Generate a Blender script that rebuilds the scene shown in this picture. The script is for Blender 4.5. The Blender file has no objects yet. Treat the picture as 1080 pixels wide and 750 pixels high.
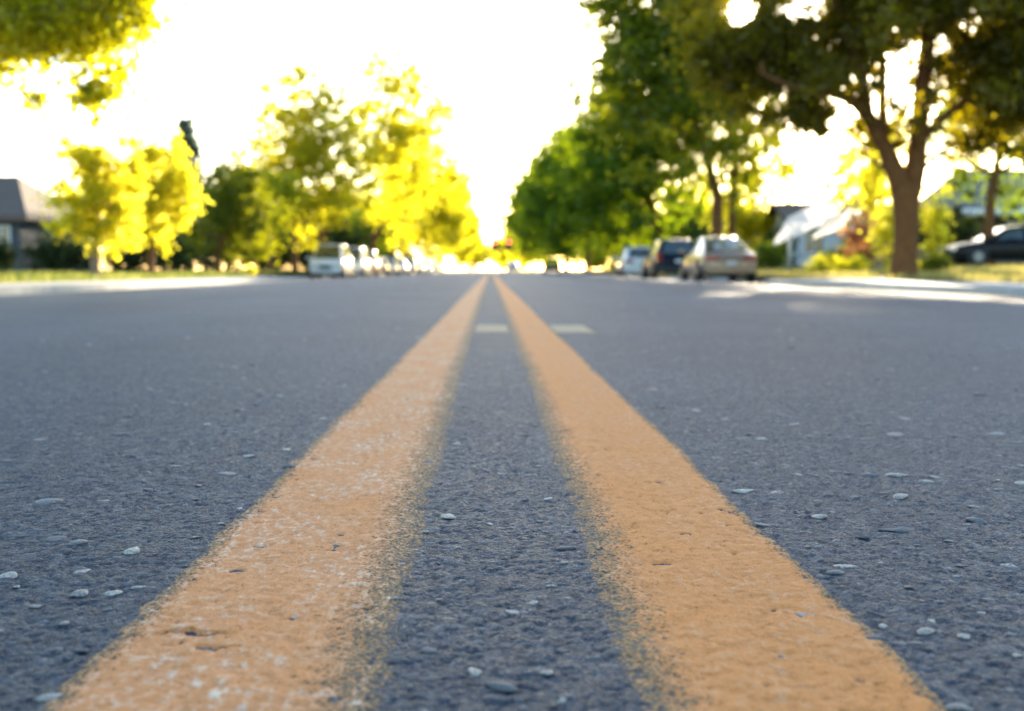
import bpy, bmesh, math, random
import numpy as np
from mathutils import Vector, Matrix

R = math.radians
random.seed(7)
rng = np.random.default_rng(7)
SC = bpy.context.scene
COL = SC.collection

# ------------------------------------------------------------------ camera, light, world
CAM_H = 0.18
cd = bpy.data.cameras.new('camera')
cam = bpy.data.objects.new('camera', cd)
COL.objects.link(cam)
cam.location = (0, 0, CAM_H)
cam.rotation_euler = (R(90 - 3.96), 0, R(-1.014))
cd.sensor_width = 36
cd.lens = 43.3
cd.clip_start = 0.02
cd.clip_end = 6000
cd.dof.use_dof = True
cd.dof.focus_distance = 0.84
cd.dof.aperture_fstop = 8.8
SC.camera = cam

SUN_EL, SUN_AZ = 10.3, 11.6          # degrees; azimuth to the right of the road's direction (+Y)
sd = bpy.data.lights.new('sun', 'SUN')
sun = bpy.data.objects.new('sun', sd)
COL.objects.link(sun)
sd.energy = 5.0
sd.angle = R(0.55)
sd.color = (1.0, 0.83, 0.58)
sv = Vector((math.sin(R(SUN_AZ)) * math.cos(R(SUN_EL)), math.cos(R(SUN_AZ)) * math.cos(R(SUN_EL)), math.sin(R(SUN_EL))))
sun.rotation_euler = sv.to_track_quat('Z', 'Y').to_euler()
sun.location = sv * 300

w = bpy.data.worlds.new('World')
SC.world = w
w.use_nodes = True
nt = w.node_tree
nt.nodes.clear()
sky = nt.nodes.new('ShaderNodeTexSky')
sky.sky_type = 'NISHITA'
sky.sun_disc = False
sky.sun_elevation = R(SUN_EL)
sky.sun_rotation = R(SUN_AZ)
sky.air_density = 1.0
sky.dust_density = 1.0
sky.ozone_density = 2.0
bg = nt.nodes.new('ShaderNodeBackground')
bg.inputs['Strength'].default_value = 0.15
wo = nt.nodes.new('ShaderNodeOutputWorld')
nt.links.new(sky.outputs[0], bg.inputs['Color'])
nt.links.new(bg.outputs[0], wo.inputs['Surface'])

SC.view_settings.view_transform = 'Standard'
SC.view_settings.look = 'None'
SC.view_settings.gamma = 1.0
SC.view_settings.use_curve_mapping = False
SC.view_settings.exposure = 2.15
SC.render.engine = 'CYCLES'
SC.cycles.max_bounces = 12
SC.cycles.diffuse_bounces = 8
SC.cycles.transmission_bounces = 6
SC.cycles.caustics_reflective = False
SC.cycles.caustics_refractive = False
SC.cycles.sample_clamp_indirect = 6.0
SC.cycles.use_denoising = True
SC.cycles.denoising_prefilter = 'ACCURATE'
SC.cycles.denoising_input_passes = 'RGB_ALBEDO_NORMAL'

# ------------------------------------------------------------------ node helpers
class NT:
    def __init__(self, name):
        self.m = bpy.data.materials.new(name)
        self.m.use_nodes = True
        self.t = self.m.node_tree
        self.t.nodes.clear()
        self.out = self.t.nodes.new('ShaderNodeOutputMaterial')
    def n(self, typ, ins=None, **kw):
        nd = self.t.nodes.new(typ)
        for k, v in kw.items():
            setattr(nd, k, v)
        for k, v in (ins or {}).items():
            s = nd.inputs[k]
            if hasattr(v, 'is_output'):
                self.t.links.new(v, s)
            else:
                s.default_value = v
        return nd
    def coord(self):
        return self.n('ShaderNodeTexCoord').outputs['Object']
    def noise(self, scale, detail=4, rough=0.6, vec=None, dist=0.0):
        return self.n('ShaderNodeTexNoise', {'Scale': scale, 'Detail': detail, 'Roughness': rough, 'Distortion': dist,
                                             'Vector': vec or self.coord()}).outputs['Fac']
    def ramp(self, fac, stops):
        nd = self.n('ShaderNodeValToRGB', {'Fac': fac})
        e = nd.color_ramp.elements
        while len(e) < len(stops):
            e.new(0.5)
        for el, (p, c) in zip(e, stops):
            el.position = p
            el.color = tuple(c) + (1,) if len(c) == 3 else c
        return nd.outputs['Color']
    def mr(self, v, a, b, c=0.0, d=1.0):
        return self.n('ShaderNodeMapRange', {0: v, 1: a, 2: b, 3: c, 4: d}).outputs[0]
    def math(self, op, a, b=0.0):
        return self.n('ShaderNodeMath', {0: a, 1: b}, operation=op).outputs[0]
    def mix(self, f, a, b):
        nd = self.n('ShaderNodeMix', {'Factor': f}, data_type='RGBA')
        for i, v in ((6, a), (7, b)):
            if hasattr(v, 'is_output'):
                self.t.links.new(v, nd.inputs[i])
            else:
                nd.inputs[i].default_value = tuple(v) + (1,) if len(v) == 3 else v
        return nd.outputs[2]
    def attr(self, name):
        return self.n('ShaderNodeAttribute', attribute_name=name)
    def bsdf(self, **kw):
        b = self.n('ShaderNodeBsdfPrincipled')
        for k, v in kw.items():
            s = b.inputs[k.replace('_', ' ')]
            if hasattr(v, 'is_output'):
                self.t.links.new(v, s)
            else:
                s.default_value = tuple(v) + (1,) if isinstance(v, (tuple, list)) and len(v) == 3 else v
        return b
    def bump(self, h, strength, dist):
        return self.n('ShaderNodeBump', {'Height': h, 'Strength': strength, 'Distance': dist}).outputs[0]
    def done(self, sh):
        self.t.links.new(sh if hasattr(sh, 'is_output') else sh.outputs[0], self.out.inputs['Surface'])
        return self.m

def simple(name, c, rough=0.6, metal=0.0, var=0.25, scale=6.0, bump=0.0, coat=0.0, spec=0.5):
    m = NT(name)
    f = m.noise(scale, 5, 0.6)
    lo = tuple(x * (1 - var) for x in c)
    hi = tuple(min(1, x * (1 + var)) for x in c)
    col = m.ramp(f, [(0.3, lo), (0.7, hi)])
    kw = dict(Base_Color=col, Roughness=rough, Metallic=metal)
    b = m.bsdf(**kw)
    b.inputs['Coat Weight'].default_value = coat
    b.inputs['Coat Roughness'].default_value = 0.06
    b.inputs['Specular IOR Level'].default_value = spec
    if bump:
        m.t.links.new(m.bump(m.noise(scale * 6, 4), bump, 0.02), b.inputs['Normal'])
    return m.done(b)

def leafmat(name, c0, c1, t0, t1, trans=0.5, gloss=0.02):
    m = NT(name)
    a = m.attr('tint').outputs['Fac']
    d = m.n('ShaderNodeBsdfDiffuse', {'Color': m.ramp(a, [(0, c0), (1, c1)])})
    t = m.n('ShaderNodeBsdfTranslucent', {'Color': m.ramp(a, [(0, t0), (1, t1)])})
    x = m.n('ShaderNodeMixShader', {'Fac': trans, 1: d.outputs[0], 2: t.outputs[0]})
    g = m.n('ShaderNodeBsdfGlossy', {'Color': (1, 1, 1, 1), 'Roughness': 0.45})
    y = m.n('ShaderNodeMixShader', {'Fac': gloss, 1: x.outputs[0], 2: g.outputs[0]})
    return m.done(y)

M = {}
M['leaf_green'] = leafmat('leaf_green', (.035, .065, .005), (.075, .12, .012), (.16, .26, .006), (.34, .44, .010), .55)
M['leaf_dense'] = leafmat('leaf_dense', (.038, .085, .003), (.085, .15, .006), (.14, .27, .003), (.46, .56, .006), .55)
M['leaf_olive'] = leafmat('leaf_olive', (.05, .065, .004), (.10, .12, .010), (.24, .28, .004), (.55, .54, .006), .55)
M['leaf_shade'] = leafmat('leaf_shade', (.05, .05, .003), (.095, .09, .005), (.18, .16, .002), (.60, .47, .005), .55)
M['leaf_moss'] = leafmat('leaf_moss', (.05, .08, .003), (.095, .13, .005), (.18, .24, .002), (.58, .58, .006), .55)
M['leaf_amber'] = leafmat('leaf_amber', (.06, .075, .004), (.12, .13, .010), (.55, .55, .006), (.92, .86, .014), .72)
M['leaf_lime'] = leafmat('leaf_lime', (.12, .12, .006), (.18, .18, .012), (.56, .53, .006), (1.0, .93, .04), .85)
M['leaf_gold'] = leafmat('leaf_gold', (.20, .18, .006), (.26, .24, .014), (.76, .69, .012), (1.0, .95, .08), .88)
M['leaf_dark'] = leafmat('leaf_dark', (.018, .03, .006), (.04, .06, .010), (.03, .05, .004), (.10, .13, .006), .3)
M['leaf_red'] = leafmat('leaf_red', (.16, .06, .03), (.26, .12, .05), (.60, .20, .07), (.85, .48, .20), .6)
M['needle'] = leafmat('needle', (.07, .11, .09), (.12, .17, .14), (.12, .17, .13), (.22, .30, .22), .55)
M['grass'] = leafmat('grass', (.03, .065, .006), (.20, .17, .06), (.10, .20, .006), (.80, .66, .20), .5)

def barkmat(name, c):
    m = NT(name)
    mp = m.n('ShaderNodeMapping', {'Vector': m.coord(), 'Scale': (1, 1, 0.18)}).outputs[0]
    f = m.noise(22, 6, 0.65, mp, 0.6)
    b = m.bsdf(Base_Color=m.ramp(f, [(0.3, tuple(x * .45 for x in c)), (0.7, c)]), Roughness=0.9, Normal=m.bump(f, 1.0, 0.04))
    return m.done(b)
M['bark_dark'] = barkmat('bark_dark', (.25, .10, .024))
M['bark_pale'] = barkmat('bark_pale', (.34, .24, .17))
M['soil'] = simple('soil', (.16, .10, .065), .95, 0, .4, 9, .6)
M['lawn_ground'] = simple('lawn_ground', (.10, .10, .03), .95, 0, .45, 2.5, .5)
M['concrete'] = simple('concrete', (.42, .385, .34), .85, 0, .18, 3.0, .25)
M['gutter'] = simple('gutter', (.36, .34, .31), .8, 0, .2, 2.5, .25)
M['kerb'] = simple('kerb', (.42, .39, .35), .85, 0, .2, 4.0, .3)
M['tyre'] = simple('tyre', (.018, .018, .018), .85, 0, .3, 20)
M['rim'] = simple('rim', (.22, .22, .22), .4, 1.0, .1, 8)
M['dark_plastic'] = simple('dark_plastic', (.02, .02, .022), .5, 0, .2, 12)
M['chrome'] = simple('chrome', (.6, .6, .6), .15, 1.0, .05, 8)
M['plate'] = simple('plate', (.62, .62, .6), .5, 0, .06, 20)
M['lamp_red'] = simple('lamp_red', (.30, .015, .012), .15, 0, .15, 30, 0, .6)
M['lamp_clear'] = simple('lamp_clear', (.62, .62, .6), .1, .3, .1, 30, 0, .8)
M['glass'] = simple('glass', (.035, .055, .055), .04, 0, .1, 4, 0, .5, 0.9)
M['house_white'] = simple('house_white', (.72, .71, .68), .7, 0, .06, 2)
M['house_grey'] = simple('house_grey', (.065, .07, .085), .8, 0, .12, 3)
M['house_tan'] = simple('house_tan', (.30, .24, .18), .8, 0, .12, 3)
M['trim'] = simple('trim', (.7, .69, .66), .55, 0, .06, 4)
M['window_glass'] = simple('window_glass', (.05, .075, .09), .06, 0, .2, 1.2, 0, .3, .8)
M['door_paint'] = simple('door_paint', (.10, .05, .03), .5, 0, .2, 4)
M['fence_wood'] = simple('fence_wood', (.26, .18, .11), .85, 0, .3, 7, .4)
M['signal_body'] = simple('signal_body', (.03, .045, .035), .5, 0, .1, 8)
M['pole_steel'] = simple('pole_steel', (.25, .25, .25), .45, .8, .1, 8)

def roofmat(name, c):
    m = NT(name)
    br = m.n('ShaderNodeTexBrick', {'Vector': m.coord(), 'Color1': c + (1,), 'Color2': tuple(x * .7 for x in c) + (1,),
                                    'Mortar': tuple(x * .35 for x in c) + (1,), 'Scale': 3.0, 'Mortar Size': .015})
    b = m.bsdf(Base_Color=br.outputs['Color'], Roughness=.85, Normal=m.bump(br.outputs['Fac'], .4, .02))
    return m.done(b)
M['roof_brown'] = roofmat('roof_brown', (.15, .105, .075))
M['roof_grey'] = roofmat('roof_grey', (.22, .21, .20))
def canvasmat():
    m = NT('awning_canvas')
    f = m.noise(3, 4)
    c = m.ramp(f, [(.3, (.74, .72, .68)), (.7, (.82, .80, .76))])
    d = m.n('ShaderNodeBsdfDiffuse', {'Color': c})
    t = m.n('ShaderNodeBsdfTranslucent', {'Color': c})
    return m.done(m.n('ShaderNodeMixShader', {'Fac': .8, 1: d.outputs[0], 2: t.outputs[0]}))
M['canvas'] = canvasmat()
def redlamp():
    m = NT('signal_red_lens')
    f = m.noise(30, 2)
    c = m.ramp(f, [(.3, (1, .06, .03)), (.7, (1, .10, .05))])
    return m.done(m.n('ShaderNodeEmission', {'Color': c, 'Strength': 9.0}))
M['signal_red'] = redlamp()

def carpaint(name, c, metal=0.2, dirt=.35):
    m = NT(name)
    f = m.noise(500, 2)
    col = m.ramp(f, [(.3, tuple(x * .9 for x in c)), (.7, tuple(min(1, x * 1.08) for x in c))])
    dust = m.mr(m.n('ShaderNodeSeparateXYZ', {0: m.coord()}).outputs[2], .2, .8, dirt, 0)
    dn = m.math('MULTIPLY', dust, m.mr(m.noise(5, 5), .35, .65))
    col = m.mix(dn, col, (.20, .17, .14))
    b = m.bsdf(Base_Color=col, Roughness=.32, Metallic=metal)
    b.inputs['Coat Weight'].default_value = .8 if dirt > .1 else .08
    b.inputs['Specular IOR Level'].default_value = .5 if dirt > .1 else .15
    b.inputs['Coat Roughness'].default_value = .04
    return m.done(b)

# ------------------------------------------------------------------ object helpers
def mesh_obj(name, V, F, mat, parent=None, smooth=False, attrs=None):
    me = bpy.data.meshes.new(name)
    V = np.asarray(V, dtype=np.float32)
    if isinstance(F, np.ndarray):
        k = F.shape[1]
        me.vertices.add(len(V)); me.vertices.foreach_set('co', V.ravel())
        me.loops.add(F.size); me.loops.foreach_set('vertex_index', F.ravel().astype(np.int32))
        me.polygons.add(len(F))
        me.polygons.foreach_set('loop_start', (np.arange(len(F)) * k).astype(np.int32))
        me.update(calc_edges=True)
    else:
        me.from_pydata(V.tolist(), [], F)
        me.update()
    if smooth:
        me.polygons.foreach_set('use_smooth', np.ones(len(me.polygons), dtype=bool))
    for an, (dom, data) in (attrs or {}).items():
        a = me.attributes.new(an, 'FLOAT', dom)
        a.data.foreach_set('value', np.asarray(data, dtype=np.float32))
    if mat:
        me.materials.append(mat)
    o = bpy.data.objects.new(name, me)
    COL.objects.link(o)
    if parent:
        o.parent = parent
    return o

def tag(o, label=None, cat=None, group=None, kind=None):
    if label: o['label'] = label
    if cat: o['category'] = cat
    if group: o['group'] = group
    if kind: o['kind'] = kind
    return o

def thing(name, label, cat, loc=(0, 0, 0), rz=0.0, group=None):
    o = bpy.data.objects.new(name, None)
    COL.objects.link(o)
    o.empty_display_size = .2
    o.location = loc
    o.rotation_euler = (0, 0, rz)
    return tag(o, label, cat, group)

class MB:
    def __init__(s):
        s.V = []; s.F = []
    def add(s, V, F):
        b = len(s.V)
        s.V += [tuple(v) for v in V]
        s.F += [tuple(i + b for i in f) for f in F]
        return s
    def box(s, x0, x1, y0, y1, z0, z1):
        return s.add([(x0, y0, z0), (x1, y0, z0), (x1, y1, z0), (x0, y1, z0), (x0, y0, z1), (x1, y0, z1), (x1, y1, z1), (x0, y1, z1)],
                     [(0, 3, 2, 1), (4, 5, 6, 7), (0, 1, 5, 4), (1, 2, 6, 5), (2, 3, 7, 6), (3, 0, 4, 7)])
    def prism(s, pts, d):          # closed polygon (3D points) extruded by the vector d
        n = len(pts)
        P = [Vector(p) for p in pts]; Q = [p + Vector(d) for p in P]
        F = [tuple(range(n))[::-1], tuple(range(n, 2 * n))] + [(i, (i + 1) % n, n + (i + 1) % n, n + i) for i in range(n)]
        return s.add(P + Q, F)
    def tube(s, pts, rad, n=8, wob=0.0):
        pts = [Vector(p) for p in pts]
        base = len(s.V)
        up = Vector((0.13, 0.31, 0.94))
        for i, p in enumerate(pts):
            t = (pts[min(i + 1, len(pts) - 1)] - pts[max(i - 1, 0)]).normalized()
            a = t.cross(Vector((1, 0.2, 0)) if abs(t.z) > .8 else Vector((0, 0, 1))).normalized()
            b = t.cross(a)
            for k in range(n):
                an = 2 * math.pi * k / n
                r = rad[i] * (1 + wob * random.uniform(-1, 1))
                s.V.append(tuple(p + a * (math.cos(an) * r) + b * (math.sin(an) * r)))
        for i in range(len(pts) - 1):
            for k in range(n):
                k2 = (k + 1) % n
                s.F.append((base + i * n + k, base + i * n + k2, base + (i + 1) * n + k2, base + (i + 1) * n + k))
        s.F.append(tuple(base + k for k in range(n))[::-1])
        s.F.append(tuple(base + (len(pts) - 1) * n + k for k in range(n)))
        return s
    def build(s, name, mat, parent=None, smooth=False, bevel=0.0, sub=0):
        o = mesh_obj(name, s.V, s.F, mat, parent, smooth)
        bm = bmesh.new(); bm.from_mesh(o.data)
        bmesh.ops.recalc_face_normals(bm, faces=bm.faces)
        bm.to_mesh(o.data); bm.free()
        if smooth:
            o.data.polygons.foreach_set('use_smooth', np.ones(len(o.data.polygons), dtype=bool))
        if bevel:
            md = o.modifiers.new('bevel', 'BEVEL'); md.width = bevel; md.segments = 2; md.limit_method = 'ANGLE'
        if sub:
            md = o.modifiers.new('sub', 'SUBSURF'); md.levels = sub; md.render_levels = sub
        return o

# ------------------------------------------------------------------ the road's shape
def road_z(x):
    return -0.17 * (np.abs(x) / 7.0) ** 1.6

def hash2(ix, iy, k):
    h = (ix.astype(np.int64) * 374761393 + iy.astype(np.int64) * 668265263 + k * 974634777) & 0xFFFFFFFF
    h = ((h ^ (h >> 13)) * 1274126177) & 0xFFFFFFFF
    h = h ^ (h >> 16)
    return (h & 0xFFFFFF) / float(0xFFFFFF)

def vnoise(x, y, s, k):
    gx, gy = x / s, y / s
    ix, iy = np.floor(gx), np.floor(gy)
    fx, fy = gx - ix, gy - iy
    fx = fx * fx * (3 - 2 * fx); fy = fy * fy * (3 - 2 * fy)
    a = hash2(ix, iy, k); b = hash2(ix + 1, iy, k); c = hash2(ix, iy + 1, k); d = hash2(ix + 1, iy + 1, k)
    return (a * (1 - fx) + b * fx) * (1 - fy) + (c * (1 - fx) + d * fx) * fy

def stones(x, y, cell, k):
    """domed aggregate: height 0..1 and a random value for each stone"""
    gx, gy = x / cell, y / cell
    ix, iy = np.floor(gx), np.floor(gy)
    best = np.zeros_like(x); val = np.zeros_like(x)
    for dx in (-1, 0, 1):
        for dy in (-1, 0, 1):
            cx, cy = ix + dx, iy + dy
            px = cx + hash2(cx, cy, k + 1); py = cy + hash2(cx, cy, k + 2)
            rr = .35 + .55 * hash2(cx, cy, k + 3)
            an = hash2(cx, cy, k + 5) * 3.14
            ux, uy = gx - px, gy - py
            ca, sa = np.cos(an), np.sin(an)
            ex, ey = (ux * ca + uy * sa) * .85, (-ux * sa + uy * ca) * 1.35
            d = (np.abs(ex) ** 2.6 + np.abs(ey) ** 2.6) / rr ** 2.6
            h = np.clip(1 - d, 0, 1) ** .55 * (.35 + .65 * hash2(cx, cy, k + 4))
            m = h > best
            best = np.where(m, h, best); val = np.where(m, hash2(cx, cy, k + 6), val)
    return best, val

def micro(x, y):
    h1, v1 = stones(x, y, .0105, 10)
    h2, v2 = stones(x, y, .0052, 40)
    lo = vnoise(x, y, .11, 3) - .5
    lo2 = vnoise(x, y, .022, 4) - .5
    fade = np.clip((7.5 - y) / 3.0, 0, 1)
    grow = 1.0
    h = (h1 * .0014 + np.maximum(h2 * .0014, 0) * (1 - h1 * .7) + lo * .0018 + lo2 * .0010) * fade * grow
    st = np.where(h1 > .18, v1, v2 * .6)
    return h, st, np.where(h1 > .18, h1, h2 * .5)

def graded(start, stop, d0, ratio):
    r = [start]; d = d0
    while r[-1] < stop:
        r.append(r[-1] + d); d *= ratio
    r[-1] = stop
    return np.array(r)

def grid_faces(nr, nc, off=0):
    i = np.arange(nr - 1)[:, None] * nc + np.arange(nc - 1)[None, :]
    return (np.stack([i, i + 1, i + nc + 1, i + nc], -1).reshape(-1, 4) + off)

ROAD_L, ROAD_R = -9.8, 9.4
ys = [.30]
while ys[-1] < 8.0:
    ys.append(ys[-1] + max(.0016, .0030 * ys[-1]))
ys = np.array(ys)
xr = graded(.46, ROAD_R, .0016, 1.021)
xl = graded(.46, -ROAD_L, .0016, 1.021)
xs = np.concatenate([-xl[::-1], np.arange(-.4592, .4592, .0016), xr])
X, Y = np.meshgrid(xs, ys)
xf, yf = X.ravel(), Y.ravel()
mh, st, sh = micro(xf, yf)
V = np.stack([xf, yf, road_z(xf) + mh - .0016 * np.clip((7.5 - yf) / 3, 0, 1)], -1)
F = grid_faces(len(ys), len(xs))
# plain continuation behind the camera and away down the street
xc = np.linspace(ROAD_L, ROAD_R, 65)
parts_V, parts_F, n0 = [V], [F], len(V)
for yy in (np.array([-60, -20, -5, 0, .30]), np.concatenate([np.linspace(8.0, 60, 27), np.linspace(70, 700, 64)])):
    A, B = np.meshgrid(xc, yy)
    a, b = A.ravel(), B.ravel()
    parts_V.append(np.stack([a, b, road_z(a)], -1))
    parts_F.append(grid_faces(len(yy), len(xc), n0))
    n0 += len(a)
pad = n0 - len(V)
ST = np.concatenate([st, np.full(pad, .3)])
SH = np.concatenate([sh, np.full(pad, .3)])

def asphalt():
    m = NT('asphalt')
    co = m.coord()
    s = m.attr('stone').outputs['Fac']
    h = m.attr('stone_height').outputs['Fac']
    stone = m.ramp(s, [(0, (.018, .024, .036)), (.45, (.042, .055, .078)), (.75, (.072, .088, .116)), (.92, (.13, .145, .165)), (1, (.34, .34, .33))])
    tar = (.010, .014, .022)
    c = m.mix(m.mr(h, .02, .40), tar, stone)
    v = m.n('ShaderNodeTexVoronoi', {'Vector': co, 'Scale': 230.0})
    fine = m.ramp(v.outputs['Color'], [(0, (.012, .016, .026)), (.50, (.044, .062, .092)), (.78, (.115, .138, .17)), (.92, (.29, .31, .33)), (1, (.56, .56, .55))])
    v2 = m.n('ShaderNodeTexVoronoi', {'Vector': co, 'Scale': 620.0})
    fleck = m.ramp(v2.outputs['Color'], [(0, (.008, .011, .018)), (.35, (.036, .050, .076)), (.78, (.085, .105, .135)), (.92, (.25, .27, .29)), (1, (.50, .49, .47))])
    c = m.mix(.55, c, fleck)
    far = m.mr(m.n('ShaderNodeSeparateXYZ', {0: co}).outputs[1], 2.0, 8.0, .42, .6)
    c = m.mix(far, c, fine)
    xx = m.n('ShaderNodeSeparateXYZ', {0: co}).outputs[0]
    lane = m.math('ABSOLUTE', m.math('SUBTRACT', m.math('ABSOLUTE', xx), 2.2))
    wheel = m.math('ABSOLUTE', m.math('SUBTRACT', lane, .75))      # polished wheel paths either side of each lane's middle
    big = m.math('MULTIPLY', m.mr(m.noise(.7, 6, .6), .3, .7, .80, 1.18), m.mr(wheel, 0, .5, 1.12, .96))
    c = m.mix(1.0, c, c)
    mul = m.n('ShaderNodeVectorMath', {0: c, 1: m.n('ShaderNodeCombineXYZ', {0: m.math('MULTIPLY', big, 1.0), 1: m.math('MULTIPLY', big, 1.06), 2: m.math('MULTIPLY', big, 1.08)}).outputs[0]}, operation='MULTIPLY').outputs[0]
    nb = m.noise(900, 3, .7)
    hh = m.math('ADD', m.math('ADD', m.math('MULTIPLY', v.outputs['Distance'], -1.2), m.math('MULTIPLY', v2.outputs['Distance'], -.8)), nb)
    rough = m.mr(m.noise(420, 3, .6), .35, .65, .5, .8)
    b = m.bsdf(Base_Color=mul, Roughness=rough, Normal=m.bump(hh, 1.0, .0034))
    b.inputs['Specular IOR Level'].default_value = .4
    return m.done(b)
M['asphalt'] = asphalt()
road = mesh_obj('road', np.concatenate(parts_V), np.concatenate(parts_F), M['asphalt'], None, True,
                {'stone': ('POINT', ST), 'stone_height': ('POINT', SH)})
tag(road, kind='structure')

# pale pebbles set in the asphalt (one object: nobody could count them)
def pebbles():
    bm = bmesh.new(); bmesh.ops.create_icosphere(bm, subdivisions=2, radius=1)
    bm.verts.ensure_lookup_table()
    U = np.array([v.co[:] for v in bm.verts]); T = np.array([[v.index for v in f.verts] for f in bm.faces]); bm.free()
    Vs, Fs, C = [], [], []
    n = 0
    cnt = 14000
    y = .42 + 8.0 * rng.random(cnt) ** 2.2
    x = (rng.random(cnt) - .5) * 2 * np.minimum(.35 + .46 * y, 4)
    surf = road_z(x) + micro(x, y)[0] - .0016 * np.clip((7.5 - y) / 3, 0, 1)
    seen = set()
    for i in range(cnt):
        cell = (int(x[i] / (.010 + .012 * y[i])), int(y[i] / (.012 + .03 * y[i])))
        if cell in seen: continue
        seen.add(cell)
        ax = abs(x[i])
        inpaint = .052 < ax < .178
        if inpaint and rng.random() < .93: continue
        big = rng.random() ** 3.0
        a = .0024 + .0054 * big
        a *= (1 + .10 * min(y[i], 4))
        sc3 = np.array([a * rng.uniform(.8, 1.6), a * rng.uniform(.7, 1.5), a * rng.uniform(.24, .36)])
        an = rng.uniform(0, 6.28)
        P = U * (1 + .2 * np.sin(U @ rng.normal(size=(3, 3)) * 2.2 + rng.uniform(0, 6, 3)).sum(1, keepdims=True) / 2)
        for _ in range(6):
            nv = rng.normal(size=3); nv /= np.linalg.norm(nv)
            P = P - np.maximum(0, P @ nv - rng.uniform(.45, .8))[:, None] * nv
        P = P * sc3
        ca, sa = math.cos(an), math.sin(an)
        P = np.stack([P[:, 0] * ca - P[:, 1] * sa, P[:, 0] * sa + P[:, 1] * ca, P[:, 2]], -1)
        P += np.array([x[i], y[i], surf[i] + .0002 + .0005 * rng.random() - .15 * sc3[2]])
        Vs.append(P); Fs.append(T + n); n += len(P)
        C.append(np.full(len(P), rng.random()))
    m = NT('pebble')
    c = m.ramp(m.attr('tint').outputs['Fac'], [(0, (.07, .08, .09)), (.3, (.15, .15, .145)), (.6, (.36, .33, .28)), (1, (.60, .54, .44))])
    nn = m.noise(700, 3)
    c = m.mix(m.mr(nn, .38, .62, 0, .75), c, (.075, .08, .09))
    mat = m.done(m.bsdf(Base_Color=c, Roughness=.6, Normal=m.bump(nn, .8, .0012)))
    o = mesh_obj('pebbles', np.concatenate(Vs), np.concatenate(Fs), mat, None, False, {'tint': ('POINT', np.concatenate(C))})
    tag(o, 'pale rounded pebbles worn into the dark asphalt surface', 'gravel', None, 'stuff')
pebbles()

# ------------------------------------------------------------------ painted lines
def paintmat(name, hi, mid, worn, wearamt):
    m = NT(name)
    co = m.coord()
    e = m.attr('edge').outputs['Fac']           # 0 at the worn rim of the paint .. 1 well inside
    st_ = m.n('ShaderNodeMapping', {'Vector': co, 'Scale': (1, .55, 1)}).outputs[0]
    n1 = m.noise(14, 6, .65, st_)
    n2 = m.noise(150, 6, .75, st_)
    n3 = m.noise(420, 4, .7)
    c = m.mix(m.mr(n1, .3, .7), hi, mid)
    c = m.mix(m.math('MULTIPLY', m.mr(n2, .50, .66), m.mr(n1, .38, .62, 0, wearamt)), c, worn)
    c = m.mix(m.mr(n3, .60, .74, 0, .55), c, tuple(x * .42 for x in mid))
    c = m.mix(m.mr(n2, .40, .28, 0, .5), c, tuple(x * .6 for x in mid))
    q = m.math('ADD', e, m.math('MULTIPLY', m.math('SUBTRACT', m.math('ADD', m.math('MULTIPLY', n3, .5), m.math('MULTIPLY', n2, .5)), .5), 4.0))
    dust = m.mix(m.mr(n3, .42, .60), (.095, .066, .040), (.48, .26, .085))
    q = m.math('ADD', q, m.math('MULTIPLY', m.math('SUBTRACT', n1, .5), .7))
    c = m.mix(m.mr(q, .74, .38), c, dust)
    c = m.mix(m.mr(q, .30, .05, 0, .9), c, (.045, .055, .072))
    b = m.bsdf(Base_Color=c, Roughness=.72, Specular_IOR_Level=.3, Normal=m.bump(m.math('ADD', n3, m.math('MULTIPLY', n2, 1.2)), .8, .0018))
    return m.done(b)
M['paint_left'] = paintmat('paint_left', (.80, .295, .080), (.72, .29, .105), (.84, .66, .48), 1.25)
M['paint_right'] = paintmat('paint_right', (.81, .28, .055), (.74, .265, .068), (.80, .52, .31), .6)
M['paint_white'] = paintmat('paint_white', (.52, .37, .21), (.44, .31, .18), (.56, .45, .31), .5)

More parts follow.
